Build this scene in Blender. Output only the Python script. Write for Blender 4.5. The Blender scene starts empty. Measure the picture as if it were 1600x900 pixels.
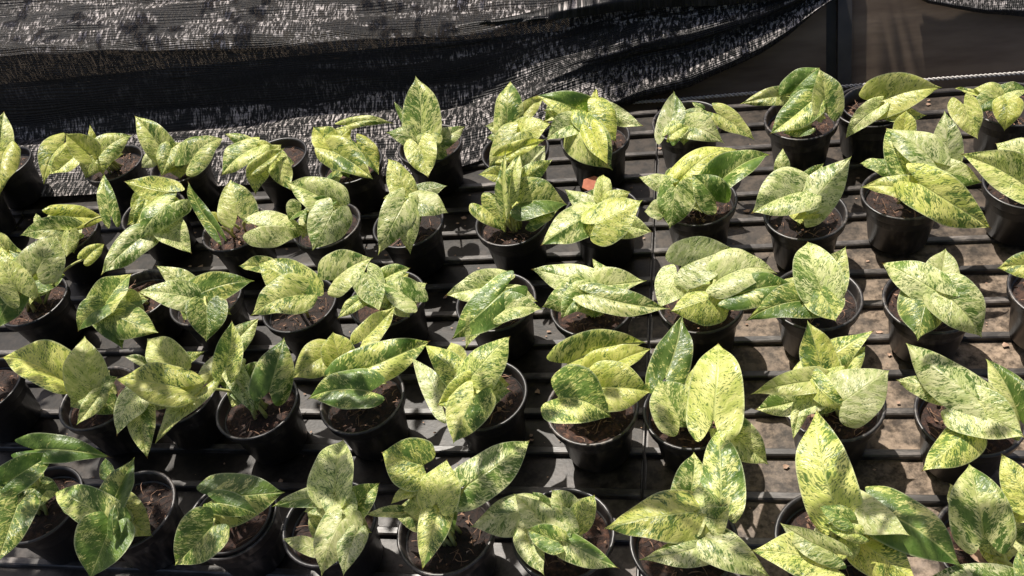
import bpy, bmesh, math, random
from mathutils import Vector, Matrix, noise
random.seed(7)
SC = bpy.context.scene
COL = SC.collection

# ------------------------------------------------------------------ camera
H, PITCH, YAW, ROLL, FPX = 0.978608, 0.765769, -0.316891, -0.255467, 1419.606
CAM = Vector((0, 0, H))
FW = Vector((math.sin(YAW) * math.cos(PITCH), math.cos(YAW) * math.cos(PITCH), -math.sin(PITCH)))
_r = Vector((math.cos(YAW), -math.sin(YAW), 0)); _u = _r.cross(FW)
RT = _r * math.cos(ROLL) + _u * math.sin(ROLL)
UP = -_r * math.sin(ROLL) + _u * math.cos(ROLL)
cd = bpy.data.cameras.new('camera'); cam = bpy.data.objects.new('camera', cd); COL.objects.link(cam)
cam.matrix_world = Matrix((( RT.x, UP.x, -FW.x, CAM.x), (RT.y, UP.y, -FW.y, CAM.y), (RT.z, UP.z, -FW.z, CAM.z), (0, 0, 0, 1)))
cd.sensor_width = 36; cd.lens = FPX / 1600 * 36; cd.clip_start = 0.02; cd.clip_end = 500
SC.camera = cam

# ------------------------------------------------------------------ light
SUN_TO = Vector((-0.25, 0.37, 0.90)).normalized()        # towards the sun: high, behind the bench, a little left
SUN_EL = math.asin(SUN_TO.z); SUN_AZ = math.atan2(SUN_TO.x, SUN_TO.y)
w = bpy.data.worlds.new('World'); SC.world = w; w.use_nodes = True
nt = w.node_tree; nt.nodes.clear()
sky = nt.nodes.new('ShaderNodeTexSky'); sky.sky_type = 'NISHITA'; sky.sun_disc = False
sky.sun_elevation = SUN_EL; sky.sun_rotation = SUN_AZ
sky.air_density = 0.7; sky.dust_density = 3.5; sky.ozone_density = 0.3
bg = nt.nodes.new('ShaderNodeBackground'); bg.inputs['Strength'].default_value = 0.08
wo = nt.nodes.new('ShaderNodeOutputWorld')
nt.links.new(sky.outputs[0], bg.inputs[0]); nt.links.new(bg.outputs[0], wo.inputs[0])
sd = bpy.data.lights.new('sun', 'SUN'); sd.energy = 5.0; sd.angle = math.radians(0.5); sd.color = (1, 0.94, 0.85)
so = bpy.data.objects.new('sun', sd); COL.objects.link(so); so.location = (0, 0, 5)
so.rotation_euler = (-SUN_TO).to_track_quat('-Z', 'Y').to_euler()
SC.view_settings.view_transform = 'Standard'; SC.view_settings.look = 'None'
SC.view_settings.gamma = 1; SC.view_settings.use_curve_mapping = False
SC.view_settings.exposure = 0.60

# ------------------------------------------------------------------ helpers
def ray(px, py): return (FW + RT * ((px - 800) / FPX) - UP * ((py - 450) / FPX))
def at_z(px, py, z):
    d = ray(px, py); return CAM + d * ((z - H) / d.z)
def at_y(px, py, y):
    d = ray(px, py); return CAM + d * (y / d.y)
def px(P):
    d = P - CAM; z = d.dot(FW); return Vector((800 + FPX * d.dot(RT) / z, 450 - FPX * d.dot(UP) / z))

def link(name, me, mat=None, parent=None, kind=None):
    o = bpy.data.objects.new(name, me); COL.objects.link(o)
    if mat and me is not None and not me.materials: me.materials.append(mat)
    if parent: o.parent = parent
    if kind: o['kind'] = kind
    return o
def thing(name, label, cat, loc=(0, 0, 0), group=None):
    o = bpy.data.objects.new(name, None); COL.objects.link(o); o.location = loc
    o.empty_display_size = 0.02
    o['label'] = label; o['category'] = cat
    if group: o['group'] = group
    return o
def tag(o, label, cat, group=None):
    o['label'] = label; o['category'] = cat
    if group: o['group'] = group
    return o
def mesh(name, v, f, smooth=True):
    me = bpy.data.meshes.new(name); me.from_pydata([tuple(a) for a in v], [], f)
    if smooth: me.polygons.foreach_set('use_smooth', [True] * len(me.polygons))
    me.update(); return me
def box(v, f, x0, x1, y0, y1, z0, z1, bv=0.0):
    """box with chamfered long top edges"""
    b = len(v)
    if bv <= 0:
        v += [(x0,y0,z0),(x1,y0,z0),(x1,y1,z0),(x0,y1,z0),(x0,y0,z1),(x1,y0,z1),(x1,y1,z1),(x0,y1,z1)]
        f += [[b+i for i in q] for q in ((3,2,1,0),(4,5,6,7),(0,1,5,4),(1,2,6,5),(2,3,7,6),(3,0,4,7))]
    else:
        for x in (x0, x1):
            v += [(x,y0,z0),(x,y1,z0),(x,y1,z1-bv),(x,y1-bv,z1),(x,y0+bv,z1),(x,y0,z1-bv)]
        for i in range(6):
            j = (i+1) % 6; f.append([b+i, b+j, b+6+j, b+6+i])
        f.append([b+5-i for i in range(6)]); f.append([b+6+i for i in range(6)])
def tube(v, f, pts, rad, n=6, cap=True):
    b = len(v); k = len(pts)
    for i, p in enumerate(pts):
        t = (pts[min(i+1, k-1)] - pts[max(i-1, 0)]).normalized()
        a = t.cross(Vector((0.31, 0.2, 0.93)));
        if a.length < 1e-4: a = t.cross(Vector((1, 0, 0)))
        a.normalize(); c = t.cross(a)
        r = rad[i] if isinstance(rad, (list, tuple)) else rad
        for j in range(n):
            an = 2*math.pi*j/n; v.append(p + a*(r*math.cos(an)) + c*(r*math.sin(an)))
    for i in range(k-1):
        for j in range(n):
            q = (j+1) % n; f.append([b+i*n+j, b+i*n+q, b+(i+1)*n+q, b+(i+1)*n+j])
    if cap:
        f.append([b+n-1-j for j in range(n)]); f.append([b+(k-1)*n+j for j in range(n)])

# ------------------------------------------------------------------ materials
class NB:
    def __init__(s, name):
        s.m = bpy.data.materials.new(name); s.m.use_nodes = True; s.t = s.m.node_tree
        s.b = s.t.nodes['Principled BSDF']; s.out = s.t.nodes['Material Output']
    def n(s, typ, **kw):
        x = s.t.nodes.new('ShaderNode' + typ)
        for k, val in kw.items(): setattr(x, k, val)
        return x
    def l(s, a, b): s.t.links.new(a, b)
    def setin(s, sock, val):
        if hasattr(val, 'is_output') or isinstance(val, bpy.types.NodeSocket): s.l(val, sock)
        else: sock.default_value = val
    def math(s, op, a, b=None, c=None, clamp=False):
        x = s.n('Math', operation=op); x.use_clamp = clamp
        s.setin(x.inputs[0], a)
        if b is not None: s.setin(x.inputs[1], b)
        if c is not None: s.setin(x.inputs[2], c)
        return x.outputs[0]
    def comb(s, a, b, c):
        x = s.n('CombineXYZ'); s.setin(x.inputs[0], a); s.setin(x.inputs[1], b); s.setin(x.inputs[2], c); return x.outputs[0]
    def noise(s, vec, scale=5, detail=3, rough=.55, dist=0):
        x = s.n('TexNoise'); s.l(vec, x.inputs['Vector']); x.inputs['Scale'].default_value = scale
        x.inputs['Detail'].default_value = detail; x.inputs['Roughness'].default_value = rough
        x.inputs['Distortion'].default_value = dist; return x.outputs['Fac']
    def ramp(s, fac, stops):
        x = s.n('ValToRGB'); s.l(fac, x.inputs[0]); e = x.color_ramp.elements
        while len(e) < len(stops): e.new(0.5)
        for i, (p, c) in enumerate(stops):
            e[i].position = p; e[i].color = (*c, 1) if len(c) == 3 else c
        return x.outputs[0]
    def step(s, v, lo, hi):
        x = s.n('MapRange', interpolation_type='SMOOTHSTEP'); s.setin(x.inputs[0], v)
        s.setin(x.inputs[1], lo); s.setin(x.inputs[2], hi); return x.outputs[0]
    def mix(s, fac, a, b):
        x = s.n('Mix', data_type='RGBA'); s.setin(x.inputs[0], fac)
        for sock, val in ((x.inputs[6], a), (x.inputs[7], b)):
            if isinstance(val, tuple): sock.default_value = (*val, 1)
            else: s.l(val, sock)
        return x.outputs[2]
    def bump(s, h, strength=.3, dist=.002):
        x = s.n('Bump'); s.l(h, x.inputs['Height']); x.inputs['Strength'].default_value = strength
        x.inputs['Distance'].default_value = dist; s.l(x.outputs[0], s.b.inputs['Normal']); return x.outputs[0]
    def coord(s, which='Object'): return s.n('TexCoord').outputs[which]
    def pos(s): return s.n('NewGeometry').outputs['Position']
    def scale(s, vec, sx, sy, sz):
        x = s.n('VectorMath', operation='MULTIPLY'); s.l(vec, x.inputs[0]); x.inputs[1].default_value = (sx, sy, sz); return x.outputs[0]

def leaf_material():
    k = NB('variegated_leaf')
    sep = k.n('SeparateXYZ'); k.l(k.coord('UV'), sep.inputs[0]); u, v0 = sep.outputs[0], sep.outputs[1]
    oi = k.n('ObjectInfo'); oc = k.n('SeparateColor'); k.l(oi.outputs['Color'], oc.inputs[0])
    amount, hue, bright = oc.outputs[0], oc.outputs[1], oc.outputs[2]
    seed = k.math('MULTIPLY', oi.outputs['Random'], 60.0)
    v = k.math('SUBTRACT', v0, 0.5)                      # -0.5 .. 0.5 in leaf lengths
    av = k.math('ABSOLUTE', v)
    side = k.math('MULTIPLY', k.math('SIGN', v), 6.3)
    sid = k.math('ADD', side, seed)
    wob = k.math('MULTIPLY', k.math('SUBTRACT', k.noise(k.comb(k.math('MULTIPLY', u, 6.0), k.math('MULTIPLY', v, 6.0), k.math('ADD', seed, 3.0)), 1.0, 2, .5), .5), .16)
    p = k.math('ADD', k.math('SUBTRACT', u, k.math('MULTIPLY', av, 0.75)), wob)   # where the side vein leaves the midrib
    big = k.noise(k.comb(k.math('MULTIPLY', p, 3.0), k.math('MULTIPLY', av, 3.2), sid), 1.0, 2, .5)
    med = k.noise(k.comb(k.math('MULTIPLY', p, 19.0), k.math('MULTIPLY', av, 10.5), k.math('ADD', sid, 20.0)), 1.0, 3, .65, .6)
    fin = k.noise(k.comb(k.math('MULTIPLY', p, 52.0), k.math('MULTIPLY', av, 26.0), k.math('ADD', sid, 40.0)), 1.0, 2, .6, .8)
    half = k.math('MULTIPLY', k.math('SUBTRACT', k.noise(k.comb(.37, .81, k.math('MULTIPLY', sid, 1.7)), 1.0, 0, .5), .5), .6)
    bw = k.math('ADD', k.math('MULTIPLY', k.math('FRACT', k.math('MULTIPLY', seed, 7.31)), 1.3), .5)      # some leaves blotched, some finely flecked
    s = k.math('ADD', k.math('MULTIPLY', k.math('SUBTRACT', big, .5), bw), k.math('ADD', k.math('MULTIPLY', med, 1.25), k.math('MULTIPLY', fin, 1.0)))
    s = k.math('ADD', k.math('ADD', k.math('SUBTRACT', s, 1.105), amount), half)   # >0.5 pale
    pale = k.step(s, 0.38, 0.52)
    deep = k.noise(k.comb(k.math('MULTIPLY', u, 4.0), k.math('MULTIPLY', v, 6.0), k.math('ADD', seed, 9.0)), 1.0, 2, .5)
    green = k.mix(k.step(deep, .3, .7), (0.068, 0.135, 0.022), (0.190, 0.285, 0.062))
    cream = k.mix(hue, (0.74, 0.745, 0.40), (0.73, 0.715, 0.18))
    mids = k.mix(hue, (0.49, 0.555, 0.215), (0.53, 0.575, 0.10))
    tone = k.noise(k.comb(k.math('MULTIPLY', p, 9.0), k.math('MULTIPLY', av, 6.0), k.math('ADD', sid, 70.0)), 1.0, 3, .6)
    palec = k.mix(k.step(tone, .38, .60), mids, cream)
    col = k.mix(pale, green, palec)
    fl = k.noise(k.comb(k.math('MULTIPLY', p, 62.0), k.math('MULTIPLY', av, 30.0), k.math('ADD', sid, 90.0)), 1.0, 1, .5)
    flz = k.noise(k.comb(k.math('MULTIPLY', u, 5.0), k.math('MULTIPLY', v, 5.0), k.math('ADD', seed, 50.0)), 1.0, 1, .5)
    col = k.mix(k.math('MULTIPLY', k.step(k.math('ADD', fl, k.math('ADD', k.math('MULTIPLY', k.math('SUBTRACT', flz, .5), .45), k.math('MULTIPLY', k.math('SUBTRACT', bright, .5), .10))), .58, .66), .85), col, (0.095, 0.16, 0.032))
    rib = k.math('SUBTRACT', 1.0, k.step(av, 0.004, 0.016))
    edge = k.n('Attribute'); edge.attribute_name = 'edge'
    col = k.mix(k.math('MULTIPLY', rib, .55), col, (0.55, 0.60, 0.22))
    col = k.mix(k.math('MULTIPLY', k.step(edge.outputs['Fac'], .93, 1.0), .55), col, (0.62, 0.66, 0.38))
    tipb = k.math('MULTIPLY', k.step(k.math('ADD', u, k.math('MULTIPLY', k.math('SUBTRACT', med, .5), .10)), .93, .97), k.step(bright, .62, .7))
    col = k.mix(k.math('MULTIPLY', tipb, .85), col, (0.17, 0.085, 0.035))
    br = k.n('HueSaturation'); k.l(col, br.inputs['Color']); k.l(k.math('ADD', k.math('MULTIPLY', bright, .4), .82), br.inputs['Value'])
    col = br.outputs[0]
    k.l(col, k.b.inputs['Base Color']); k.b.inputs['Roughness'].default_value = 0.31
    k.b.inputs['Specular IOR Level'].default_value = 0.46
    vein = k.math('SINE', k.math('MULTIPLY', p, 38.0))
    hgt = k.math('ADD', k.math('MULTIPLY', vein, .16), k.math('ADD', k.math('MULTIPLY', med, 1.5), k.math('MULTIPLY', rib, -.8)))
    nrm = k.bump(hgt, .45, .0020)
    tr = k.n('BsdfTranslucent'); k.l(nrm, tr.inputs['Normal'])
    gm = k.mix(1.0, col, (1.0, 1.0, 1.0)); hs = k.n('HueSaturation'); k.l(col, hs.inputs['Color'])
    hs.inputs['Saturation'].default_value = 1.12; hs.inputs['Value'].default_value = 1.2
    k.l(hs.outputs[0], tr.inputs['Color'])
    ms = k.n('MixShader'); ms.inputs[0].default_value = 0.42
    k.l(k.b.outputs[0], ms.inputs[1]); k.l(tr.outputs[0], ms.inputs[2]); k.l(ms.outputs[0], k.out.inputs['Surface'])
    return k.m
def stem_material():
    k = NB('petiole_green'); n = k.noise(k.coord(), 60, 2)
    k.l(k.ramp(n, [(.3, (.30, .34, .09)), (.7, (.52, .50, .20))]), k.b.inputs['Base Color']); k.b.inputs['Roughness'].default_value = .45
    return k.m
def pot_material():
    k = NB('black_pot_plastic'); c = k.pos()
    a = k.noise(c, 26, 4, .6); b = k.noise(k.scale(c, 1, 1, .25), 140, 3, .6)
    oi = k.n('ObjectInfo'); sh = k.math('MULTIPLY', k.math('SUBTRACT', oi.outputs['Random'], .5), .26)
    dust_or_lit = k.math('MULTIPLY', k.step(k.math('ADD', a, sh), .45, .75), k.step(b, .35, .75))  # dust film on the pot plastic
    k.l(k.mix(dust_or_lit, (.018, .0165, .017), (.16, .135, .118)), k.b.inputs['Base Color'])
    k.l(k.math('ADD', k.math('MULTIPLY', b, .25), .26), k.b.inputs['Roughness'])
    k.bump(b, .12, .001); return k.m
def soil_material():
    k = NB('coir_soil'); c = k.pos()
    a = k.noise(c, 160, 4, .7); b = k.noise(c, 40, 3, .6)
    col = k.ramp(a, [(.3, (.006, .003, .002)), (.52, (.030, .012, .007)), (.75, (.12, .052, .030))])
    col = k.mix(k.math('MULTIPLY', k.step(b, .52, .75), .5), col, (.15, .072, .045))
    oi = k.n('ObjectInfo'); hv = k.n('HueSaturation'); k.l(col, hv.inputs['Color']); k.l(k.math('ADD', k.math('MULTIPLY', oi.outputs['Random'], .7), .30), hv.inputs['Value'])
    k.l(hv.outputs[0], k.b.inputs['Base Color']); k.b.inputs['Roughness'].default_value = .85
    k.bump(a, .9, .004); return k.m
def simple(name, lo, hi, sc=20, rough=.6, bump=.2, bd=.002, st=(1, 1, 1), spec=.5):
    k = NB(name); c = k.scale(k.pos(), *st)
    a = k.noise(c, sc, 4, .65)
    k.l(k.ramp(a, [(.3, lo), (.7, hi)]), k.b.inputs['Base Color']); k.b.inputs['Roughness'].default_value = rough
    k.b.inputs['Specular IOR Level'].default_value = spec
    if bump: k.bump(a, bump, bd)
    return k.m
def board_material():
    k = NB('bench_board_plastic'); c = k.pos()
    a = k.noise(c, 11, 5, .65); b = k.noise(c, 60, 4, .7); d = k.noise(c, 3.2, 2, .5)
    sx = k.n('SeparateXYZ'); k.l(c, sx.inputs[0])
    # dried tan mud lies thick on the right half of the bench, a thin grey film in front; towards the back, shade and dirt painted dark
    reach = k.step(k.math('ADD', sx.outputs[0], k.math('MULTIPLY', d, .6)), -.02, .62)
    front = k.math('SUBTRACT', 1.0, k.step(k.math('ADD', sx.outputs[1], k.math('MULTIPLY', d, .2)), .62, .80))
    mud = k.math('MULTIPLY', k.math('ADD', k.math('MULTIPLY', k.step(a, .35, .62), .6), .4), reach)
    far = k.step(sx.outputs[1], .88, 1.16)  # boards at the back darkened in colour for shade and dirt
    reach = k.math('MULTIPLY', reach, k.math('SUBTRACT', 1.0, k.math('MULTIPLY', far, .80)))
    mud = k.math('MULTIPLY', k.math('ADD', k.math('MULTIPLY', k.step(a, .35, .62), .6), .4), reach)
    front = k.math('MULTIPLY', front, k.math('ADD', k.math('MULTIPLY', k.step(sx.outputs[0], -.55, .1), .65), .35))
    base = k.mix(front, k.mix(k.step(b, .3, .75), (.006, .005, .004), (.026, .020, .0155)), k.mix(k.step(b, .3, .75), (.024, .020, .0185), (.125, .107, .100)))
    mudc = k.mix(k.step(b, .32, .66), (.050, .035, .023), (.34, .255, .185))
    col = k.mix(mud, base, mudc)
    rot = k.step(k.noise(c, 26, 4, .65), .54, .66)
    col = k.mix(k.math('MULTIPLY', rot, .7), col, (.035, .026, .020))
    k.l(col, k.b.inputs['Base Color'])
    k.l(k.math('ADD', k.math('MULTIPLY', mud, .4), .42), k.b.inputs['Roughness']); k.b.inputs['Specular IOR Level'].default_value = .28
    k.bump(b, .25, .0015); return k.m
def slat_material():
    k = NB('bench_slat_plastic'); c = k.pos()
    a = k.noise(c, 14, 4, .65); b = k.noise(k.scale(c, .3, 1, 1), 120, 3, .7)
    col = k.mix(k.math('MULTIPLY', k.step(a, .4, .75), k.step(b, .3, .7)), (.026, .0225, .0205), (.23, .20, .18))
    k.l(col, k.b.inputs['Base Color']); k.l(k.math('ADD', k.math('MULTIPLY', b, .3), .25), k.b.inputs['Roughness'])
    k.bump(b, .2, .001); return k.m
def net_material():
    k = NB('black_shade_net'); uv = k.coord('UV')
    sx = k.n('SeparateXYZ'); k.l(uv, sx.inputs[0]); U, V = sx.outputs[0], sx.outputs[1]   # metres along / across
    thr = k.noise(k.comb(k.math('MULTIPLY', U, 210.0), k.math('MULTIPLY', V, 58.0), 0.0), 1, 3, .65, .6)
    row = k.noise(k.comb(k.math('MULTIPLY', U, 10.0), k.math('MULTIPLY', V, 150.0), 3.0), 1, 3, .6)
    dust_or_lit = k.noise(k.comb(k.math('MULTIPLY', U, 7.0), k.math('MULTIPLY', V, 24.0), 8.0), 1, 5, .68, .4)  # patchy sunlight on the cloth, painted as pale colour noise
    hem_glint = k.math('MULTIPLY', k.math('SUBTRACT', 1.0, k.step(V, .14, .24)), .10)  # sun glint along the lower edge, put into the colour
    dust_or_lit = k.math('ADD', dust_or_lit, hem_glint)
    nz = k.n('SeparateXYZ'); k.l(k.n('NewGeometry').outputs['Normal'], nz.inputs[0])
    flat_lit = k.math('ADD', k.math('MULTIPLY', k.step(nz.outputs[2], .22, .66), .94), .06)   # painted sunlight shows where the cloth lies flat, steep face stays dark
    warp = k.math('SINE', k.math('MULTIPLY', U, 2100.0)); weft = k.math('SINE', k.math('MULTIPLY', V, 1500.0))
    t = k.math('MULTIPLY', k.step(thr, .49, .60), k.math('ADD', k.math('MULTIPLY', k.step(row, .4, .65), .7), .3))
    d = k.math('MULTIPLY', k.math('MULTIPLY', k.step(dust_or_lit, .45, .54), flat_lit), t)
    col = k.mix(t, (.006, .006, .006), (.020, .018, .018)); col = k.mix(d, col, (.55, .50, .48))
    k.l(col, k.b.inputs['Base Color']); k.b.inputs['Roughness'].default_value = .45; k.b.inputs['Specular IOR Level'].default_value = .3
    h = k.math('ADD', k.math('ADD', warp, weft), k.math('MULTIPLY', thr, 5.0))
    k.bump(h, .55, .0012)
    # open weave: fine holes between the tapes
    hole = k.math('MULTIPLY', k.step(k.math('MULTIPLY', warp, weft), .62, .8), k.math('SUBTRACT', 1.0, k.step(thr, .4, .55)))
    k.l(k.math('SUBTRACT', 1.0, k.math('MULTIPLY', hole, .4)), k.b.inputs['Alpha'])
    return k.m

M = dict(leaf=leaf_material(), stem=stem_material(), pot=pot_material(), soil=soil_material(), board=board_material(),
         slat=slat_material(), net=net_material(),
         fibre=simple('coir_fibre', (.10, .05, .03), (.34, .20, .13), 90, .8, 0),
         wall=simple('brown_wall_board', (.085, .058, .041), (.20, .15, .108), 6, .75, .3, .003, (.6, 1, 3.2), .3),
         post=simple('dark_post', (.022, .019, .018), (.060, .052, .047), 12, .5, .2),
         rope=simple('pale_cord', (.26, .24, .225), (.62, .59, .56), 160, .5, .4),
         ground=simple('packed_earth', (.16, .12, .085), (.34, .27, .20), 6, .9, .4, .01),
         clay=simple('terracotta', (.30, .085, .045), (.48, .17, .10), 60, .8, .3),
         dry=simple('dry_leaf', (.14, .075, .045), (.45, .30, .21), 70, .7, .3),
         treeleaf=simple('tree_leaf', (.04, .08, .015), (.08, .14, .03), 30, .5, 0),
         wire=simple('grey_wire', (.10, .10, .10), (.25, .24, .23), 60, .4, 0))
# ------------------------------------------------------------------ setting: ground, wall, bench
GZ = -0.72
v = [(-60, -60, GZ), (60, -60, GZ), (60, 60, GZ), (-60, 60, GZ)]
link('ground', mesh('ground', v, [[0, 1, 2, 3]], False), M['ground'], None, 'structure')

SP, Y0, YB, XS = 0.0619377, 1.28842922, 1.44217831, -0.10271
BW = .011
BD = 0.0085; BW = .011
PANELS = [(-2.75, -1.362), (-1.359, XS - 0.0014), (XS + 0.0014, 1.25)]
ROWS = range(-2, 17)
BENCH = thing('plant_bench', 'long black slatted plant bench with mud stained boards under all the pots', 'bench', (-.75, .8, GZ))
def fpart(name, mat, x0, x1, y0, y1, z0, z1, bv=0):
    v = []; f = []; cx, cy, cz = (x0+x1)/2, (y0+y1)/2, z0
    box(v, f, x0-cx, x1-cx, y0-cy, y1-cy, 0, z1-z0, bv); o = link(name, mesh(name, v, f, False), M[mat], BENCH)
    o.location = (cx + .75, cy - .8, cz - GZ); return o
for x0, x1 in PANELS:
    hl = (x1 - x0) / 2; cx = (x0 + x1) / 2 + .75
    v = []; f = []; box(v, f, -hl + .0006, hl - .0006, -BW/2, BW/2, -BD - .001, 0, .0016); ms = mesh('slat', v, f, False)
    v = []; f = []; box(v, f, -hl + .0026, hl - .0026, -(SP - .0015)/2, (SP - .0015)/2, -BD - .009, -BD, .002); mb = mesh('board', v, f, False)
    for i in ROWS:
        y = Y0 - i * SP - .8
        if y + .8 > YB + .01: continue
        o = link('slat', ms, M['slat'], BENCH); o.location = (cx, y, -GZ + random.uniform(-.0008, .0008)); o.rotation_euler = (0, random.uniform(-.0006, .0006), 0)
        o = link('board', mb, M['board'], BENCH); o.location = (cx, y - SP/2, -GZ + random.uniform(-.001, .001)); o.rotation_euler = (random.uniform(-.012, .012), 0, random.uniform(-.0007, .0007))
    for a, c in ((x0 + .0002, x0 + .0022), (x1 - .0022, x1 - .0002)):
        fpart('end_rail', 'slat', a, c, .17, YB, -BD - .008, -BD - .0025)
for xx in (-1.3605, XS): fpart('seam_strip', 'post', xx - .012, xx + .012, .2, YB - .02, -BD - .0140, -BD - .0098)
for yy in (-.55, 0, .55): fpart('beam', 'post', -2.75, 1.25, .8 + yy - .02, .8 + yy + .02, -.085, -BD - .0145)
for xx in (-2.6, -1.36, -.1, 1.1):
    for yy in (-.55, .55): fpart('leg', 'post', xx - .02, xx + .02, .8 + yy - .019, .8 + yy + .019, GZ, -.0855)
# wall behind the bench: two boards with a post between them
WY = YB + .012; LEAN = math.radians(28); TL = math.tan(LEAN)
def at_wall(qx, qy, off=0.0):
    d = ray(qx, qy); s = (WY - off + TL * H) / (d.y - TL * d.z); return CAM + d * s
xl = at_wall(1291, 60).x; xr = at_wall(1311, 60).x
for x0, x1, ht, lab in ((-3.2, -.262, .125, 'low dark brown wall board hidden behind the black net'), (-.26, xl, .172, 'dark brown leaning wall board between the black net and the dark post'), (xr + .012, 1.9, .20, 'dusty brown leaning wall board right of the dark post')):
    o = thing('wall_board', lab, 'wall', ((x0+x1)/2, WY, 0)); o.rotation_euler = (-LEAN, 0, 0)
    v = []; f = []; h = (x1-x0)/2; box(v, f, -h, h, 0, .02, -.10, ht); link('board', mesh('wall_board', v, f, False), M['wall'], o)
    v = []; f = []; box(v, f, -h, h, .001, .026, ht + .001, ht + .012); link('capping', mesh('capping', v, f, False), M['post'], o)
o = thing('wall_post', 'dark upright post between the two brown wall boards', 'post', (xr + .004, WY, 0)); o.rotation_euler = (-LEAN, 0, 0)
v = []; f = []; box(v, f, -.007, .016, -.010, .028, -.12, .23, .003); link('upright', mesh('wall_post', v, f, False), M['post'], o)
v = []; f = []; box(v, f, -.026, -.0075, .014, .03, -.11, .225); link('backing_strip', mesh('backing_strip', v, f, False), M['post'], o)
# cord along the back edge of the bench
v = []; f = []
for ph in (0, math.pi):
    pts = []
    for i in range(560):
        x = -.25 + i * .0025; an = x / .0075 * math.pi + ph
        pts.append(Vector((x, YB - .004 + .0020 * math.cos(an), .0045 + .0020 * math.sin(an) + .0012*noise.noise(Vector((x*9, 0, 0))))))
    tube(v, f, pts, .0017, 5)
tag(link('twisted_cord', mesh('twisted_cord', v, f), M['rope']), 'pale twisted cord lying along the back edge of the bench', 'cord')

# ------------------------------------------------------------------ shade nets
def sstep(a, b, x):
    t = max(0, min(1, (x - a) / (b - a))); return t * t * (3 - 2 * t)
def lerp_poly(P, s):
    for (s0, a, b), (s1, c, d) in zip(P, P[1:]):
        if s <= s1:
            t = (s - s0) / (s1 - s0); t = t*t*(3-2*t) * .5 + t * .5
            return a + (c - a) * t, b + (d - b) * t
    return P[-1][1], P[-1][2]
def net_main():
    left = [(0, 1.262, .006), (.045, 1.305, .014), (.085, 1.342, .027), (.115, 1.370, .018), (.155, 1.408, .033), (.19, 1.440, .026), (.225, 1.466, .050),
            (.29, 1.480, .108), (.36, 1.486, .158), (.39, 1.500, .170), (.42, 1.53, .178), (.50, 1.61, .200), (.70, 1.79, .27), (1.05, 2.12, .41)]
    LIP = .39
    EP = sorted((q.x, q.z) for q in (at_wall(a, c, .014) for a, c in ((968, 166), (1010, 152), (1050, 141), (1080, 132), (1130, 106), (1190, 76), (1235, 46), (1268, 18), (1296, -4), (1310, -18))))
    nx, ns = 330, 190; X0, X1 = -2.9, EP[-1][0]
    v = []; f = []; uvs = []
    for i in range(nx + 1):
        x = X0 + (X1 - X0) * i / nx
        tr = sstep(-.52, -.12, x)
        if x <= EP[0][0]: e = .004 + (EP[0][1] - .004) * sstep(-.40, EP[0][0], x)
        else:
            for (xa, za), (xb, zb) in zip(EP, EP[1:]):
                if x <= xb: e = za + (zb - za) * (x - xa) / (xb - xa); break
        e = min(e, .185)
        for j in range(ns + 1):
            s = 1.05 * j / ns
            y, z = lerp_poly(left, s)
            if s < LIP:
                q = s / LIP
                rz = e + (.196 - e) * q
                ry = WY + rz * TL - .014 - .026 * math.exp(-((q - .12) / .09) ** 2) - .018 * math.exp(-((q - .5) / .12) ** 2) - .004 * q ** 4
                y = y * (1 - tr) + ry * tr; z = z * (1 - tr) + rz * tr
            z += -.062 * (x + .62) * sstep(.2, .39, s) * (1 - tr * .6)
            n1 = noise.noise(Vector((x * 3.0, s * 26, 2.0))); n2 = noise.noise(Vector((x * 8, s * 60, 7.0))); n3 = noise.noise(Vector((x * 1.6, s * 7, 5.0)))
            fold = sstep(0, .03, s); bk = sstep(.40, .6, s)
            y += (.006 * n1 + .0026 * n2) * fold - .008 * n3 * fold
            z += (.0065 * n1 + .0060 * n2 + .006 * n3 * sstep(.05, .2, s)) * (fold * .9 + .1) + bk * (.014 * n1 + .03 * n3 + .010 * noise.noise(Vector((x * 5, s * 85, 1))) + .006 * noise.noise(Vector((x * 14, s * 150, 4))))
            if s < .42: y = min(y, WY + z * TL - .007)
            z = max(z, .0035)
            v.append((x, y, z)); uvs.append((x, s))
    for i in range(nx):
        for j in range(ns):
            a = i * (ns+1) + j; f.append([a, a + ns + 1, a + ns + 2, a + 1])
    me = mesh('shade_net', v, f); ul = me.uv_layers.new(name='UVMap')
    for lp in me.loops: ul.data[lp.index].uv = uvs[lp.vertex_index]
    return me
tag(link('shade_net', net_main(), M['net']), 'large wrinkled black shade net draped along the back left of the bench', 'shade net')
def net_corner():
    pts = [(1415, -14), (1450, 4), (1490, 13), (1540, 20), (1600, 25), (1680, 30)]
    E = [at_wall(a, b, .014) for a, b in pts]; v = []; f = []; uvs = []; n = 60; m = 26
    for i in range(n + 1):
        t = i / n * (len(E) - 1); k = min(int(t), len(E) - 2); p = E[k].lerp(E[k+1], t - k)
        for j in range(m + 1):
            q = j / m; z = p.z + (.200 - p.z) * q
            y = WY - .014 + z * TL - .010 * math.exp(-((q - .08) / .07) ** 2) + .006 * noise.noise(Vector((p.x * 14, q * 9, 3)))
            v.append((p.x, min(y, WY + z * TL - .006), z)); uvs.append((p.x, q * .3))
    for i in range(n):
        for j in range(m):
            a = i * (m+1) + j; f.append([a, a + m + 1, a + m + 2, a + 1])
    me = mesh('shade_net', v, f); ul = me.uv_layers.new(name='UVMap')
    for lp in me.loops: ul.data[lp.index].uv = uvs[lp.vertex_index]
    return me
tag(link('shade_net', net_corner(), M['net']), 'small black net edge hanging over the brown wall at the upper right', 'shade net')

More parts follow.
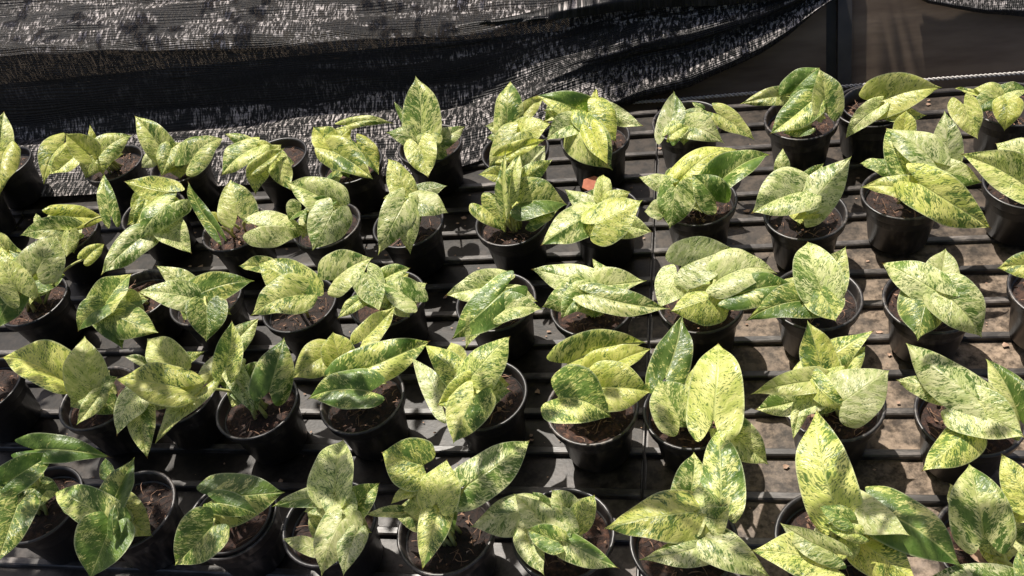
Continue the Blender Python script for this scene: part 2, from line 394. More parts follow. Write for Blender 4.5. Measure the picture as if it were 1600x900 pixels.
# ------------------------------------------------------------------ pots
RR, RZ, RB = .0575, .085, .041
def lathe(prof, n=40, wob=0):
    v = []; f = []; k = len(prof)
    for i in range(n):
        a = 2*math.pi*i/n
        for r, z in prof: v.append((r*math.cos(a), r*math.sin(a), z))
    for i in range(n):
        j = (i+1) % n
        for q in range(k-1): f.append([i*k+q, j*k+q, j*k+q+1, i*k+q+1])
    return v, f
def pot_mesh():
    prof = [(0.0, .002), (RB-.004, .0), (RB, .003), (RR-.0085, RZ-.017), (RR-.0075, RZ-.0155), (RR-.0030, RZ-.0145), (RR-.0018, RZ-.013),
            (RR-.0012, RZ-.004), (RR, RZ-.002), (RR+.0003, RZ), (RR-.0012, RZ+.0012), (RR-.0035, RZ+.0006), (RR-.0046, RZ-.002), (RR-.0062, RZ-.014),
            (RR-.011, RZ-.035)]
    v, f = lathe(prof, 44); return mesh('pot', v, f)
def soil_mesh(seed):
    v = []; f = []; nr, n = 9, 26
    for r in range(nr + 1):
        for i in range(n):
            a = 2*math.pi*i/n; q = r/nr; rad = (RR - .0078) * q
            x, y = rad*math.cos(a), rad*math.sin(a)
            z = RZ - .013 - .004*q*q + .0035*noise.noise(Vector((x*70, y*70, seed*3.1))) + .0035*noise.noise(Vector((x*170, y*170, seed)))
            v.append((x, y, z))
    for r in range(nr):
        for i in range(n):
            j = (i+1) % n; f.append([r*n+i, (r+1)*n+i, (r+1)*n+j, r*n+j])
    return mesh('soil', v, f)
def fibre_mesh(seed):
    R = random.Random(seed); v = []; f = []
    for _ in range(34):
        a = R.uniform(0, 6.28); r = (RR - .012) * math.sqrt(R.random()); p = Vector((r*math.cos(a), r*math.sin(a), RZ - .011))
        d = R.uniform(0, 6.28); L = R.uniform(.006, .022); q = Vector((math.cos(d), math.sin(d), R.uniform(-.1, .35)))
        e = p + q * L
        if math.hypot(e.x, e.y) > RR - .009: continue
        c = (p + e)/2 + Vector((R.uniform(-1, 1), R.uniform(-1, 1), R.uniform(.2, 1))) * L * .3
        e.z = max(e.z, RZ - .012)
        tube(v, f, [p, p.lerp(c, .6), c.lerp(e, .4), e], [.0005, .0005, .0004, .0002], 3, False)
    for _ in range(26):      # crumbs of husk
        a = R.uniform(0, 6.28); r = (RR - .012) * math.sqrt(R.random()); s = R.uniform(.0012, .0038); b = len(v)
        p = Vector((r*math.cos(a), r*math.sin(a), RZ - .0115))
        for q in range(5):
            v.append(p + Vector((R.uniform(-s, s), R.uniform(-s, s), R.uniform(-.3*s, s))))
        f += [[b, b+1, b+2], [b, b+2, b+3], [b, b+3, b+4], [b+1, b+2, b+4], [b+2, b+3, b+4]]
    return mesh('coir_fibre', v, f, False)
POT = pot_mesh(); SOIL = [soil_mesh(i) for i in range(6)]; FIB = [fibre_mesh(100 + i) for i in range(6)]
vv, ff = lathe([(RR-.0085, RZ-.03), (RR-.0080, RZ+.004), (RR-.0072, RZ+.0062), (RR-.0086, RZ+.0072), (RR-.0105, RZ+.0062), (RR-.0125, RZ-.02)], 40)
INNER = mesh('inner_pot', vv, ff)

# ------------------------------------------------------------------ leaves
PROF = [(0, .60), (.03, .82), (.07, .945), (.13, 1.0), (.21, 1.0), (.31, .96), (.43, .875), (.55, .75), (.66, .60), (.76, .435), (.84, .255), (.895, .130), (.94, .055), (.97, .024), (1, .003)]
def prof(t):
    for (a, b), (c, d) in zip(PROF, PROF[1:]):
        if t <= c: return b + (d - b) * (t - a) / (c - a)
    return .004
TS = [0, .03, .07, .12, .18, .25, .33, .41, .49, .57, .65, .73, .80, .87, .93, .97, 1.0]
SS = [-1, -.93, -.74, -.5, -.25, -.05, 0, .05, .25, .5, .74, .93, 1]
def leaf_mesh(B, A, S, N, L, W, R, flat=1.0):
    """B base point, A along, S side, N up; L length, W full width"""
    fold = R.choice((R.uniform(.4, 1.0), R.uniform(.2, .6), R.uniform(-.4, .05))) * flat; droop = R.uniform(-.02, .34) * flat; wave = R.uniform(.02, .062) * L
    ph, ph2, fr = R.uniform(0, 6.28), R.uniform(0, 6.28), R.uniform(6.5, 11)
    curl = R.uniform(-.05, .36); rnd = R.uniform(.62, 1.0); bend = R.uniform(-.10, .10); asym = R.uniform(-.06, .06); back = R.uniform(.22, .34); tw = R.uniform(-.22, .22) * flat
    v = []; uvs = []; ed = []
    for t in TS:
        w = prof(t) ** (rnd + (1 - rnd) * sstep(.40, .75, t)) * W / 2
        for s in SS:
            a_ = abs(s)
            x = s * w * (1 + asym * (1 if s > 0 else -1)) + bend * L * t * (1 - t) * 2
            y = L * t - back * L * (1 - t) ** 6 * math.sin(min(a_ * 2.25, 2.9)) * 1.0
            z = fold * a_ * w - .30 * fold * a_ * a_ * w
            z += droop * L * (4 * t * (1 - t)) * .55 - droop * L * t ** 3 * .35
            z += wave * a_ ** 2 * math.sin(t * fr + (ph if s > 0 else ph2)) * min(1, (1 - t) * 4 + .1)
            z += tw * s * w * (t - .4) + .030 * L * noise.noise(Vector((t * 4.2, s * 2.0, ph * 5))) * min(1, a_ * 3)
            z -= curl * w * a_ ** 3
            z -= .10 * L * a_ * (1 - t) ** 5 * .6
            v.append(B + A * y + S * x + N * z); uvs.append((t + (y / L - t), .5 + s * w / L)); ed.append(a_)
    nS = len(SS); f = []
    for i in range(len(TS) - 1):
        for j in range(nS - 1):
            a = i*nS + j; f.append([a, a + 1, a + nS + 1, a + nS])
    me = mesh('leaf', v, f); ul = me.uv_layers.new(name='UVMap')
    for lp in me.loops: ul.data[lp.index].uv = uvs[lp.vertex_index]
    at = me.attributes.new('edge', 'FLOAT', 'POINT'); at.data.foreach_set('value', ed)
    return me
TONE = {'z': (.45, .4), 'm': (.52, .45), 'g': (.42, .55), 'd': (.38, .25), 'G': (.24, .6), 'y': (.67, .82), 'w': (.67, .08), 'l': (.61, .55), 'p': (.58, .22)}

def plant(row, cx, cy, label, leaves, inner=False):
    R = random.Random(int(cx * 13 + cy * 7 + 5))
    c = at_z(cx, cy, RZ); base = Vector((c.x, c.y, 0.0012))
    t = thing('potted_pothos', label, 'potted plant', base, 'potted variegated pothos on the bench')
    rz = R.uniform(0, 6.28)
    for nm, me, mt in (('pot', POT, M['pot']), ('soil', R.choice(SOIL), M['soil'])):
        o = link(nm, me, mt, t); o.rotation_euler = (0, 0, rz)
    o = link('coir_fibre', R.choice(FIB), M['fibre'], t, 'stuff'); o.rotation_euler = (0, 0, R.uniform(0, 6.28))
    if inner:
        o = link('inner_pot', INNER, M['pot'], t); o.location = (.004, -.003, 0)
    extra = []
    if len(leaves) > 3:                                  # young leaves low in the middle of the plant
        mx = sum(l[0] for l in leaves) / len(leaves) * .5 + cx * .5; my = sum(l[1] for l in leaves) / len(leaves) * .6 + cy * .4
        for q_ in range(4):
            an = R.uniform(0, 1.5) + q_ * 1.57; ln = R.uniform(42, 66) * (.6 + cy / 1400)
            extra.append((mx + R.uniform(-8, 8), my + R.uniform(-6, 6), mx + ln * math.cos(an), my + ln * .75 * math.sin(an), ln * .85, R.choice('plygz'), R.uniform(2.2, 3.4)))
    for lf in list(leaves) + extra:
        bx, by, tx, ty, wd = lf[:5]; tone = lf[5] if len(lf) > 5 else 'm'; h = lf[6] if len(lf) > 6 else 4.0
        B = at_z(bx, by, RZ + h * .01)
        view = (CAM - B).normalized()
        n = (view * .62 + Vector((0, 0, 1)) * .43 + Vector((R.uniform(-1, 1), R.uniform(-1, 1), R.uniform(-1, 1))) * .24).normalized()
        if len(lf) > 7: n = (n + Vector(lf[7])).normalized()
        d = ray(tx, ty); T = CAM + d * ((B - CAM).dot(n) / d.dot(n))
        A = T - B; L = A.length; A.normalize(); S = A.cross(n).normalized()
        b2, m2 = px(B + A*L*.3), px(B + A*L*.3 + S*.005); ax = (Vector((tx, ty)) - Vector((bx, by))).normalized()
        e = m2 - b2; pw = abs(e.x * ax.y - e.y * ax.x) / .005
        W = min(1.04 * wd / max(pw, 200), L * 1.5)
        me = leaf_mesh(B - base, A, S, n, L, W, R)
        o = link('leaf', me, M['leaf'], t); sb = o.modifiers.new('smooth', 'SUBSURF'); sb.levels = 1; sb.render_levels = 1
        am, hu = TONE[tone]; o.color = (am + R.uniform(-.13, .11), min(1, max(0, hu + R.uniform(-.15, .15))), R.random(), 1)
        # petiole
        so_ = base + Vector((R.uniform(-.014, .014), R.uniform(-.014, .014), RZ - .014))
        bp = B - n * .0015
        mid = so_.lerp(bp, .5) + Vector((0, 0, .016 + .12 * (bp - so_).length)) - n * .004
        pts = []
        for i in range(8):
            q = i / 7; pts.append(so_ * (1-q)**2 + mid * 2*q*(1-q) + bp * q*q - base)
        pts.append(B + A * (L * .05) - n * .0010 - base)
        v = []; f = []; tube(v, f, pts, [.0025 - .0009 * i / 8 for i in range(9)], 6)
        link('stem', mesh('stem', v, f), M['stem'], t)
    if R.random() < .55:                                  # a rolled new leaf
        a = base * 0 + Vector((R.uniform(-.012, .012), R.uniform(-.012, .012), RZ - .014)); d = Vector((R.uniform(-.5, .5), R.uniform(-.6, .3), 1)).normalized(); ln = R.uniform(.030, .055)
        pts = [a + d * ln * q + Vector((.008 * q * q, 0, 0)) for q in (0, .2, .4, .5, .6, .75, .9, 1)]
        v = []; f = []; tube(v, f, pts, [.0018, .0017, .0017, .0024, .0034, .0030, .0014, .0003], 7)
        link('new_shoot', mesh('new_shoot', v, f), M['stem'], t)
    return t
# ------------------------------------------------------------------ the plants: rim centre, label, leaves (base, tip, width in photo pixels, tone, height in cm)
# back row
plant(1, 5, 257, 'potted pothos cut by the left edge in the back row', [(0,243,6,172,42,'l',5), (6,238,-2,303,52,'y',6)])
plant(1, 178, 256, 'pothos with long arching pale leaf stalks in the back row, second from left',
  [(100,225,66,284,45,'y',6), (117,243,75,273,34,'y',7), (140,241,101,208,42,'y',7), (158,240,206,210,42,'l',5), (150,236,140,194,16,'y',4)])
plant(1, 282, 258, 'pothos with one round bright green leaf, back row third from left',
  [(256,238,209,180,46,'l',5), (268,232,252,272,40,'l',6), (245,243,220,262,26,'w',4), (296,256,348,213,50,'g',5), (272,240,270,262,28,'y',4)])
plant(1, 432, 246, 'pothos with small drooping leaves before the net, back row fourth from left',
  [(396,232,350,208,24,'l',4.5), (400,230,344,273,44,'l',6), (402,262,445,231,24,'l',5), (430,248,455,298,36,'l',5), (405,262,398,303,36,'g',3)])
plant(1, 548, 256, 'yellow green pothos with one flat leaf pointing right, back row fifth from left',
  [(515,229,489,198,42,'y',5), (542,196,614,191,19,'l',4), (512,232,552,197,32,'y',5), (520,237,583,280,50,'y',7), (558,225,592,273,36,'y',5), (517,284,538,266,20,'g',2.5)])
plant(1, 672, 226, 'pothos with a tall upright pointed leaf against the net, back row sixth from left',
  [(658,206,649,118,60,'l',6), (668,226,602,206,40,'d',4), (652,208,615,157,18,'d',4), (682,222,727,196,30,'w',4), (655,228,669,278,50,'l',7), (670,214,672,238,40,'l',6)])
plant(1, 805, 236, 'upright pale pothos behind the bushy tall one, back row seventh from left',
  [(792,196,796,123,46,'l',6), (810,212,861,193,42,'y',6), (812,186,851,150,28,'l',4), (806,208,762,262,56,'l',7), (800,205,758,196,30,'p',4), (815,230,852,258,36,'p',4)])
plant(1, 930, 216, 'large star shaped pothos left of the net corner, back row eighth',
  [(919,176,837,147,46,'g',5), (897,195,853,218,40,'w',6), (905,181,848,172,36,'p',5), (923,178,932,136,16,'y',5), (920,176,964,220,62,'y',7), (950,172,1006,197,28,'w',5), (906,206,956,263,70,'g',6), (925,205,950,258,36,'y',6.5), (880,165,850,190,40,'p',4)])
plant(1, 1074, 190, 'small spread pothos just right of the net edge, back row, pot rim showing',
  [(1043,205,1053,142,43,'w',5), (1046,208,1082,174,22,'l',5), (1074,198,1130,221,48,'p',5), (1122,179,1179,218,34,'l',5), (1097,169,1081,159,10,'d',3), (1050,210,1078,196,22,'l',6)])
plant(1, 1252, 186, 'pothos with heart leaf right of centre, just left of the wall post, back row',
  [(1238,143,1282,103,46,'d',6), (1289,174,1280,106,50,'l',6), (1230,150,1157,162,30,'l',5), (1266,160,1202,210,50,'g',7), (1264,198,1222,208,27,'g',5), (1262,176,1292,185,18,'y',4.5)])
plant(1, 1362, 166, 'pothos with one large domed yellow green leaf in a double rimmed pot, back row',
  [(1368,160,1472,136,64,'y',5), (1395,178,1448,180,26,'l',4), (1370,170,1320,217,32,'p',5)], True)
plant(1, 1582, 163, 'small bushy pothos at the right end of the back row',
  [(1526,147,1490,137,9,'y',5), (1563,150,1522,137,32,'l',5), (1566,148,1608,140,28,'l',5), (1506,164,1528,217,48,'l',6), (1553,154,1514,180,32,'g',5), (1574,160,1569,204,48,'y',6.5)])
# second row
plant(2, -45, 312, 'pothos pot mostly out of frame at the left end of the second row', [(-30,290,-70,270,40), (-50,300,-60,340,40)])
plant(2, 104, 366, 'pothos with one upright folded leaf, second row at left',
  [(88,340,169,342,40,'y',5), (173,336,162,269,30,'l',5), (108,360,29,367,38,'p',5), (60,350,56,333,14,'l',5), (108,364,104,402,26,'l',6)])
plant(2, 240, 332, 'pothos with one large yellow leaf tented over spotted hanging leaves, second row',
  [(262,300,193,283,42,'y',8), (271,316,215,373,50,'p',7), (228,310,206,362,22,'y',6), (224,369,158,430,48,'p',5), (258,350,300,396,50,'p',4.5), (224,305,203,326,22,'l',5)])
plant(2, 368, 357, 'pothos of one round heart leaf on thin stalks over bare soil, second row',
  [(371,335,359,279,62,'l',5), (337,357,293,282,22,'g',4), (340,345,330,330,14,'y',2)])
plant(2, 510, 352, 'pothos with a dark round shadowed leaf among broad pale leaves, second row',
  [(405,354,480,362,56,'p',5), (520,322,449,284,62,'p',6), (492,324,529,314,26,'g',7), (520,331,488,391,66,'w',7), (470,330,450,345,30,'p',4.5)])
plant(2, 638, 350, 'star shaped pothos with an upright yellow leaf, middle of the second row',
  [(631,303,606,246,42,'y',6), (648,302,699,290,28,'w',5), (648,316,700,331,44,'w',6), (632,316,591,397,54,'p',7), (640,340,640,397,32,'p',5.5), (632,306,598,310,18,'l',5.5)])
plant(2, 800, 346, 'tall pothos with thick upright stalks and heart leaf on the soil, second row',
  [(753,322,789,362,46,'g',3), (812,318,888,318,62,'g',5), (790,242,853,217,26,'y',8), (784,276,747,272,24,'y',6), (815,283,864,249,32,'g',7), (822,262,852,226,40,'w',6), (795,300,812,238,30,'l',7), (830,345,872,328,32,'g',3.5), (788,320,790,235,18,'l',7.5)])
plant(2, 940, 332, 'pothos with yellow freckled leaf beside a red clay shard, second row',
  [(930,350,1004,312,66,'y',7), (935,332,881,294,34,'w',5), (917,338,844,382,56,'p',6), (955,345,1020,362,46,'w',4.5), (941,308,942,270,28,'l',6), (950,315,985,300,30,'y',6)])
plant(2, 1090, 314, 'pothos with long pointed green leaf reaching right, second row right of the seam',
  [(1068,276,1155,229,48,'y',6), (1118,290,1204,237,50,'g',5), (1118,314,1080,272,54,'d',5.5), (1046,286,997,276,28,'p',6), (1054,296,1046,357,60,'p',7), (1032,332,1006,330,30,'p',4), (1050,280,1080,262,28,'p',5)])
plant(2, 1258, 334, 'broad pale pothos with one small upright leaf, second row below the post',
  [(1264,322,1331,244,64,'w',6), (1250,300,1174,333,76,'p',7), (1222,276,1224,230,26,'p',5), (1246,292,1288,253,24,'g',5), (1272,334,1238,343,16,'y',5)])
plant(2, 1412, 302, 'very large bushy pothos with a long yellow leaf hanging right, second row',
  [(1416,258,1384,196,62,'l',7), (1458,252,1386,200,56,'w',8), (1478,250,1476,172,52,'w',7), (1387,263,1343,253,24,'p',6), (1433,303,1346,290,40,'l',5), (1438,288,1553,357,74,'y',7), (1466,264,1536,286,44,'p',7), (1412,206,1416,172,36,'y',4)])
plant(2, 1606, 286, 'pothos cut by the right edge in the second row, with big pointed leaf',
  [(1605,292,1500,240,66,'l',6), (1615,250,1555,222,50,'w',5)])
# middle row
plant(3, 52, 470, 'pothos with thick yellow stalks and big round leaf, left end of the middle row',
  [(57,424,88,366,72,'p',7), (18,400,61,467,34,'g',5), (28,455,-16,396,56,'l',6.5), (22,460,-10,518,46,'g',5), (15,395,-8,358,32,'l',5), (133,404,164,380,26,'y',6)])
plant(3, 215, 462, 'dark leaved small pothos in the middle row, second from left',
  [(160,482,205,424,48,'g',5), (158,480,120,517,42,'g',5.5), (167,485,248,520,62,'g',5), (160,494,192,545,40,'d',4)])
plant(3, 322, 467, 'green pothos with a hanging heart leaf and wing like side leaves, middle row',
  [(303,467,214,454,44,'p',6), (302,456,242,414,38,'p',5), (305,462,397,438,52,'g',6), (322,478,322,534,64,'g',7)])
plant(3, 468, 476, 'pothos with two overlapping rounded leaves beside open soil, middle row fourth from left',
  [(474,459,401,408,72,'l',6), (469,461,391,489,62,'l',7.5), (422,418,372,414,26,'g',5)])
plant(3, 605, 467, 'crowded freckled pothos filling its pot, middle row fifth from left',
  [(522,438,582,402,64,'p',6), (573,428,594,487,50,'p',7), (602,434,641,417,30,'p',5), (648,472,598,440,48,'d',6), (632,474,667,440,40,'p',5), (566,465,526,497,24,'l',4.5), (622,478,640,496,28,'p',5)])
plant(3, 775, 472, 'flat freckled pothos left of bare slats at the centre of the middle row',
  [(781,447,695,461,50,'w',6), (787,455,702,530,62,'g',7), (792,461,840,470,36,'p',5), (782,486,848,480,44,'p',5.5), (770,480,726,545,40,'p',5)])
plant(3, 925, 478, 'spreading freckled pothos with dark crumpled middle leaf, middle row',
  [(917,443,829,420,50,'w',6.5), (955,434,925,403,20,'p',5), (915,450,846,478,56,'p',6), (914,456,876,498,40,'d',6.5), (915,450,1010,438,50,'p',6), (925,460,1046,482,44,'p',7), (925,465,960,452,34,'d',6.5)])
plant(3, 1095, 472, 'pothos with shadowed heart leaf in front and broad cream leaf above, middle row',
  [(1058,428,1030,482,54,'w',5), (1066,416,1148,387,74,'w',7), (1122,438,1216,422,66,'w',6.5), (1116,463,1048,485,64,'g',5.5), (1115,432,1110,404,22,'g',5)])
plant(3, 1275, 466, 'pothos with one huge upright crinkled leaf, middle row',
  [(1286,460,1262,372,72,'p',7), (1290,456,1322,385,56,'p',6.5), (1283,458,1306,502,60,'g',8), (1150,460,1254,446,50,'g',6), (1274,470,1164,498,56,'g',6)])
plant(3, 1455, 469, 'broad leaved pothos on tan sunlit boards, middle row second from right',
  [(1462,455,1375,408,58,'p',7), (1470,448,1478,387,60,'w',6), (1452,458,1435,531,80,'g',6), (1476,460,1536,527,76,'p',6.5), (1460,472,1480,468,40,'g',5.5)])
plant(3, 1655, 452, 'pothos at the right edge of the middle row, only a leaf tip showing', [(1618,415,1558,419,42,'y',6), (1650,420,1690,380,50)])
# fourth row
plant(4, -25, 606, 'bare soil pot cut by the left edge in the fourth row', [(-40,580,-95,545,60), (-30,600,-70,650,50)])
plant(4, 155, 622, 'pothos with two broad pale leaves spread left, fourth row at left',
  [(95,592,0,556,70,'y',6), (142,603,132,523,70,'l',6), (155,618,119,664,30,'l',5), (150,610,184,588,30,'p',5)])
plant(4, 278, 614, 'pothos with a mottled yellow leaf across pale hanging ones, fourth row',
  [(272,571,228,527,56,'l',6), (280,606,178,590,62,'y',8), (216,610,181,680,46,'w',6), (218,630,231,717,46,'l',5), (225,568,194,557,15,'w',5), (275,566,320,549,20,'g',4)])
plant(4, 402, 633, 'pothos with curled yellow leaf and one green heart leaf over open soil, fourth row',
  [(360,562,301,599,46,'w',6), (352,575,362,500,44,'y',7), (362,542,405,497,38,'p',5), (421,611,444,526,64,'g',4), (363,580,397,649,36,'w',5), (315,608,240,692,36,'l',6), (376,575,368,560,14,'g',3)])
plant(4, 566, 624, 'pothos with yellow leaf at left and long dark green leaf at right, fourth row',
  [(512,554,455,590,58,'y',6), (533,563,520,518,52,'y',5.5), (567,532,618,478,40,'y',6), (551,585,675,530,64,'g',5.5), (578,612,478,622,62,'G',5)])
plant(4, 755, 617, 'bright cream and green star shaped pothos at the centre of the fourth row',
  [(732,595,796,521,62,'l',8), (725,600,661,536,48,'y',7), (714,564,704,534,34,'y',5), (690,632,642,557,40,'w',5.5), (738,602,682,634,50,'y',7.5), (740,620,708,694,68,'l',8), (740,612,798,612,58,'w',6)])
plant(4, 925, 637, 'pothos with a wide round green leaf in front and yellow striped leaf behind, fourth row',
  [(888,568,1011,533,64,'y',6), (932,585,1017,544,52,'y',6), (873,622,957,651,92,'g',8), (940,606,1018,612,78,'y',7)])
plant(4, 1080, 642, 'pothos with two tall upright leaves, one half plain green, fourth row',
  [(1040,588,1066,491,62,'G',6), (1115,655,1124,527,86,'l',9), (1062,655,1028,592,72,'l',7), (1092,628,1085,570,44,'l',6), (1138,676,1202,726,62,'d',6)])
plant(4, 1302, 628, 'bushy yellow pothos with one large round pale leaf at right, fourth row',
  [(1270,576,1368,515,48,'y',7), (1286,582,1262,500,58,'y',7), (1320,582,1353,540,38,'g',6), (1316,628,1390,576,90,'w',7), (1276,595,1174,615,42,'l',7), (1276,616,1178,640,56,'p',5.5), (1262,616,1239,688,30,'w',6), (1270,592,1332,645,38,'l',7.5), (1290,600,1320,570,40,'l',7)])
plant(4, 1515, 648, 'pothos with broad cream and green leaves, fourth row at right',
  [(1526,622,1414,532,70,'w',8), (1482,606,1400,593,44,'p',6), (1508,640,1602,684,80,'p',7), (1592,655,1540,558,60,'l',6.5), (1510,674,1439,736,64,'y',6)])
# front row
plant(5, 62, 788, 'pothos with plain green arching leaves, left end of the front row',
  [(56,703,172,713,46,'G',7), (14,752,88,706,50,'G',7), (28,789,-6,882,66,'G',6), (10,782,5,735,34,'G',6)])
plant(5, 205, 797, 'pothos leaning left with open soil at right, front row second from left',
  [(164,808,79,767,62,'l',6.5), (174,790,210,714,46,'G',6), (172,825,140,905,86,'G',6.5), (178,834,180,784,19,'G',7.5), (122,798,92,788,20,'G',5), (168,742,165,715,24,'G',4.5)])
plant(5, 362, 808, 'pothos of few plain green leaves in a pot nested in another, front row',
  [(338,778,445,769,84,'G',6), (340,786,404,805,40,'G',6.5), (332,822,272,884,74,'G',6)], True)
plant(5, 515, 817, 'pale cream flecked pothos with one upright leaf and pointed front leaves, front row',
  [(523,768,534,682,66,'w',7), (521,776,425,792,36,'p',6.5), (545,802,594,753,48,'g',5), (526,776,548,832,52,'w',7), (523,780,474,800,36,'w',6), (534,814,501,899,62,'w',7.5), (492,858,441,842,28,'w',5), (556,834,536,899,42,'w',6.5)])
plant(5, 697, 828, 'tall loose pothos with yellow top leaf and long pale leaf right, front row',
  [(660,727,595,706,82,'y',9), (640,766,619,732,28,'y',8), (642,768,610,787,19,'y',8), (682,784,697,716,64,'l',7), (732,757,830,683,68,'w',7), (628,800,570,803,19,'l',6), (674,790,628,796,46,'l',6), (684,800,659,890,50,'l',6)])
plant(5, 880, 834, 'low compact freckled pothos with wide pointed leaves both sides, front row',
  [(822,796,734,823,64,'w',5), (868,838,802,771,52,'p',6), (872,846,822,826,44,'g',6.5), (824,836,850,898,44,'p',5), (886,802,862,764,42,'p',5.5), (904,816,930,772,42,'g',5.5), (880,806,906,844,30,'p',7), (882,845,967,886,44,'p',6), (850,786,832,768,22,'d',4)])
plant(5, 1068, 846, 'pothos with a big bright yellow leaf pointing left, front row',
  [(1082,800,944,823,80,'y',8), (1076,782,1085,704,58,'l',6), (1102,818,1094,752,54,'p',7.5), (1126,786,1120,664,70,'g',7), (1106,850,999,874,50,'w',6), (1100,838,1206,899,62,'p',6.5), (1110,825,1140,790,44,'g',6.5)])
plant(5, 1300, 842, 'pothos with a tall yellow leaf standing up and big green leaf right, front row',
  [(1303,786,1274,634,88,'y',9), (1326,788,1422,836,60,'w',9), (1374,796,1506,886,86,'g',7.5), (1346,846,1432,906,76,'y',6), (1290,880,1172,858,70,'l',7), (1304,864,1217,817,42,'p',8), (1326,812,1280,790,34,'g',9.5), (1346,836,1290,824,28,'g',8.5), (1326,846,1332,877,32,'l',7)])
plant(5, 1556, 852, 'pothos with a large freckled heart leaf at the right end of the front row',
  [(1537,834,1516,721,96,'p',7), (1604,782,1564,707,54,'y',8), (1502,792,1485,755,32,'g',5), (1614,792,1580,815,42,'y',7), (1604,905,1590,860,32,'g',6), (1580,918,1446,902,54,'w',5)])

# ------------------------------------------------------------------ small loose things
def flake(name, label, cat, px_, py_, z, s, mat, seed, elong=1.6):
    R = random.Random(seed); P = at_z(px_, py_, z); v = []; f = []; n = 7; m = 9
    for i in range(m + 1):
        t = i / m; w_ = s * .5 * math.sin(math.pi * min(1, t * .96 + .03)) ** .8
        for j in range(n):
            q = -1 + 2 * j / (n - 1)
            v.append(Vector(((t - .5) * s * elong, q * w_, abs(q) ** 1.6 * w_ * .55 + s * .12 * math.sin(t * 5 + seed) + s * .05 * noise.noise(Vector((t * 5, q * 3, seed))) + s*.16)))
    for i in range(m):
        for j in range(n - 1):
            a = i * n + j; f.append([a, a + 1, a + n + 1, a + n])
    o = link(name, mesh(name, v, f), mat); o.location = P; o.rotation_euler = (R.uniform(-.2, .2), R.uniform(-.2, .2), R.uniform(0, 6.28))
    md = o.modifiers.new('solid', 'SOLIDIFY'); md.thickness = .0008
    return tag(o, label, cat)
flake('dry_leaf', 'crumpled pinkish brown dry leaf lying in the front right pot', 'dry leaf', 1532, 866, RZ - .008, .026, M['dry'], 3)
# clay shard
v = []; f = []; P = at_z(926, 288, RZ + .004)
pts = [(-.017, -.004), (-.006, -.012), (.014, -.010), (.018, .004), (.004, .012), (-.013, .009)]
for z in (-.0035, .0035):
    for a, b in pts: v.append((a, b, z + .12 * a))
f = [[5, 4, 3, 2, 1, 0], [6, 7, 8, 9, 10, 11]] + [[i, (i+1) % 6, 6 + (i+1) % 6, 6 + i] for i in range(6)]
o = link('clay_shard', mesh('clay_shard', v, f, False), M['clay']); o.location = P; o.rotation_euler = (.5, .1, .2)
tag(o, 'reddish clay shard tucked behind the yellow freckled leaf', 'clay shard')
# thin wire at right
v = []; f = []; a, b = at_z(1562, 374, .004), at_z(1612, 298, .075)
tube(v, f, [a.lerp(b, i / 6) + Vector((0, 0, .004 * math.sin(i / 6 * 3.14))) for i in range(7)], .0011, 6)
tag(link('thin_wire', mesh('thin_wire', v, f), M['wire']), 'thin grey wire leaning on the pot at the right edge', 'wire')
# crumbs of leaf litter on the boards
R = random.Random(4); v = []; f = []
for _ in range(900):
    x, y = R.uniform(-1.5, .75), R.uniform(.45, 1.42)
    k = (Y0 - y) / SP; fr_ = k - math.floor(k)
    if not .16 < fr_ < .84: continue
    s = R.choice((R.uniform(.001, .003), R.uniform(.001, .003), R.uniform(.003, .006))); b = len(v); a = R.uniform(0, 6.28); z0 = -BD + .0015
    for q in range(5):
        an = a + q * 1.257; v.append((x + s * math.cos(an) * R.uniform(.5, 1.2), y + s * .7 * math.sin(an) * R.uniform(.5, 1.2), z0 + R.uniform(0, .5 * s)))
    v.append((x, y, z0 + .3 * s)); f += [[b + q, b + (q + 1) % 5, b + 5] for q in range(5)]
link('leaf_litter', mesh('leaf_litter', v, f, False), M['dry'], None, 'stuff')

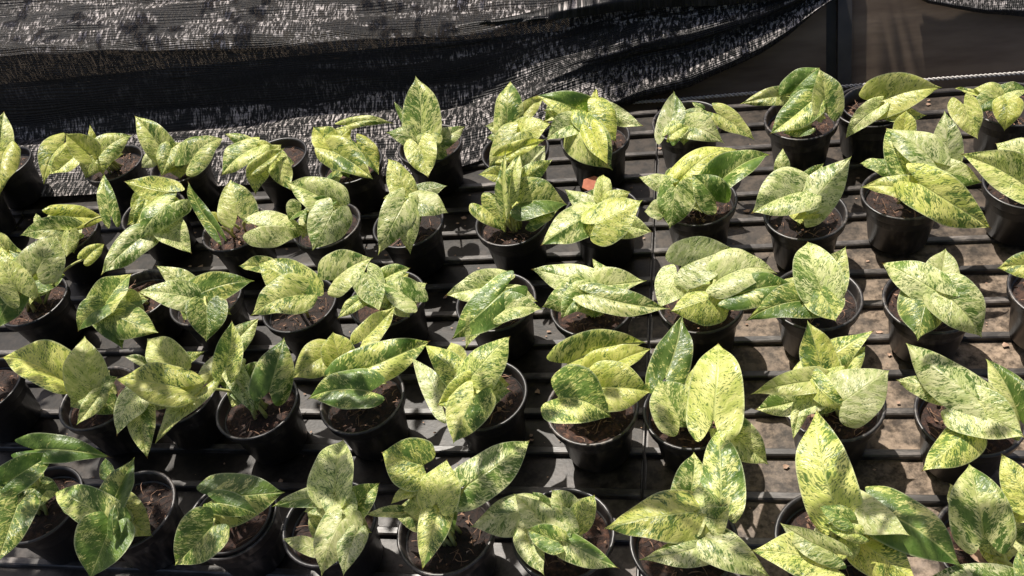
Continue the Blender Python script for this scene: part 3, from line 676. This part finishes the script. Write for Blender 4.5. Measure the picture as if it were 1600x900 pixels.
# ------------------------------------------------------------------ branch of the tree that shades the front of the bench
def branch():
    R = random.Random(21); ZB = 0.82
    t = thing('overhanging_branch', 'leafy tree branch overhanging the plant bench', 'branch', (-2.4, 1.02, ZB))
    off = SUN_TO * (ZB / SUN_TO.z); v = []; f = []
    main = [Vector((-2.4, 1.02, ZB)), Vector((-1.7, .88, ZB + .06)), Vector((-1.0, .82, ZB + .08)), Vector((-.3, .78, ZB + .06)), Vector((.3, .75, ZB))]
    tube(v, f, [a - main[0] for a in main], [.014, .011, .008, .006, .003], 7); tw = []
    for i in range(26):
        k = R.uniform(.3, 3.9); a = main[int(k)].lerp(main[int(k)+1], k % 1) if k < 4 else main[4]
        e = a + Vector((R.uniform(-.3, .3), R.uniform(-.18, .14), R.uniform(-.03, .10))); tube(v, f, [a - main[0], (a + e)/2 + Vector((0, 0, .03)) - main[0], e - main[0]], [.003, .002, .0012], 5)
    link('limb', mesh('limb', v, f), M['post'], t)
    v = []; f = []
    for _ in range(17000):
        sx, sy = R.uniform(-1.25, .75), R.uniform(.25, .84)
        dens = max(0, min(1, (.79 - .17 * max(0, min(1, (sx + .55) / .5)) - sy + .10 * noise.noise(Vector((sx * 3, sy * 3, 4)))) / .16)) * (.60 - .22 * max(0, min(1, (sx + .45) / .6)))
        if noise.noise(Vector((sx * 22, sy * 26, 1))) > .30: continue
        if R.random() > dens * .20: continue
        c = Vector((sx, sy, 0)) + off + Vector((0, 0, R.uniform(-.1, .25))); c += SUN_TO * (c.z - ZB) * 0
        L = R.uniform(.026, .048); wd = L * R.uniform(.42, .6); an = R.uniform(0, 6.28)
        a = Vector((math.cos(an), math.sin(an), R.uniform(-.5, .3))).normalized(); s = a.cross(Vector((R.uniform(-.4, .4), R.uniform(-.4, .4), 1))).normalized()
        b = len(v)
        for q, h in ((0, 0), (.25, .8), (.5, 1), (.8, .5), (1, 0), (.8, -.5), (.5, -1), (.25, -.8)):
            v.append(c + a * (q - .5) * L + s * h * wd * .5 - main[0])
        f.append([b + q for q in range(8)])
    for _ in range(5200):
        sx, sy = R.uniform(-2.6, .3), R.uniform(1.50, 2.25)
        if noise.noise(Vector((sx * 7, sy * 9, 11))) > .06 or R.random() > .42: continue
        c = Vector((sx, sy, .2)) + SUN_TO * ((ZB + R.uniform(-.1, .3) - .2) / SUN_TO.z)
        L = R.uniform(.03, .05); wd = L * R.uniform(.38, .5); an = R.uniform(0, 6.28)
        a = Vector((math.cos(an), math.sin(an), R.uniform(-.5, .3))).normalized(); s = a.cross(Vector((R.uniform(-.4, .4), R.uniform(-.4, .4), 1))).normalized()
        b = len(v)
        for q, h in ((0, 0), (.25, .8), (.5, 1), (.8, .5), (1, 0), (.8, -.5), (.5, -1), (.25, -.8)):
            v.append(c + a * (q - .5) * L + s * h * wd * .5 - main[0])
        f.append([b + q for q in range(8)])
    link('leaf_mass', mesh('leaf_mass', v, f, False), M['treeleaf'], t, 'stuff')
branch()
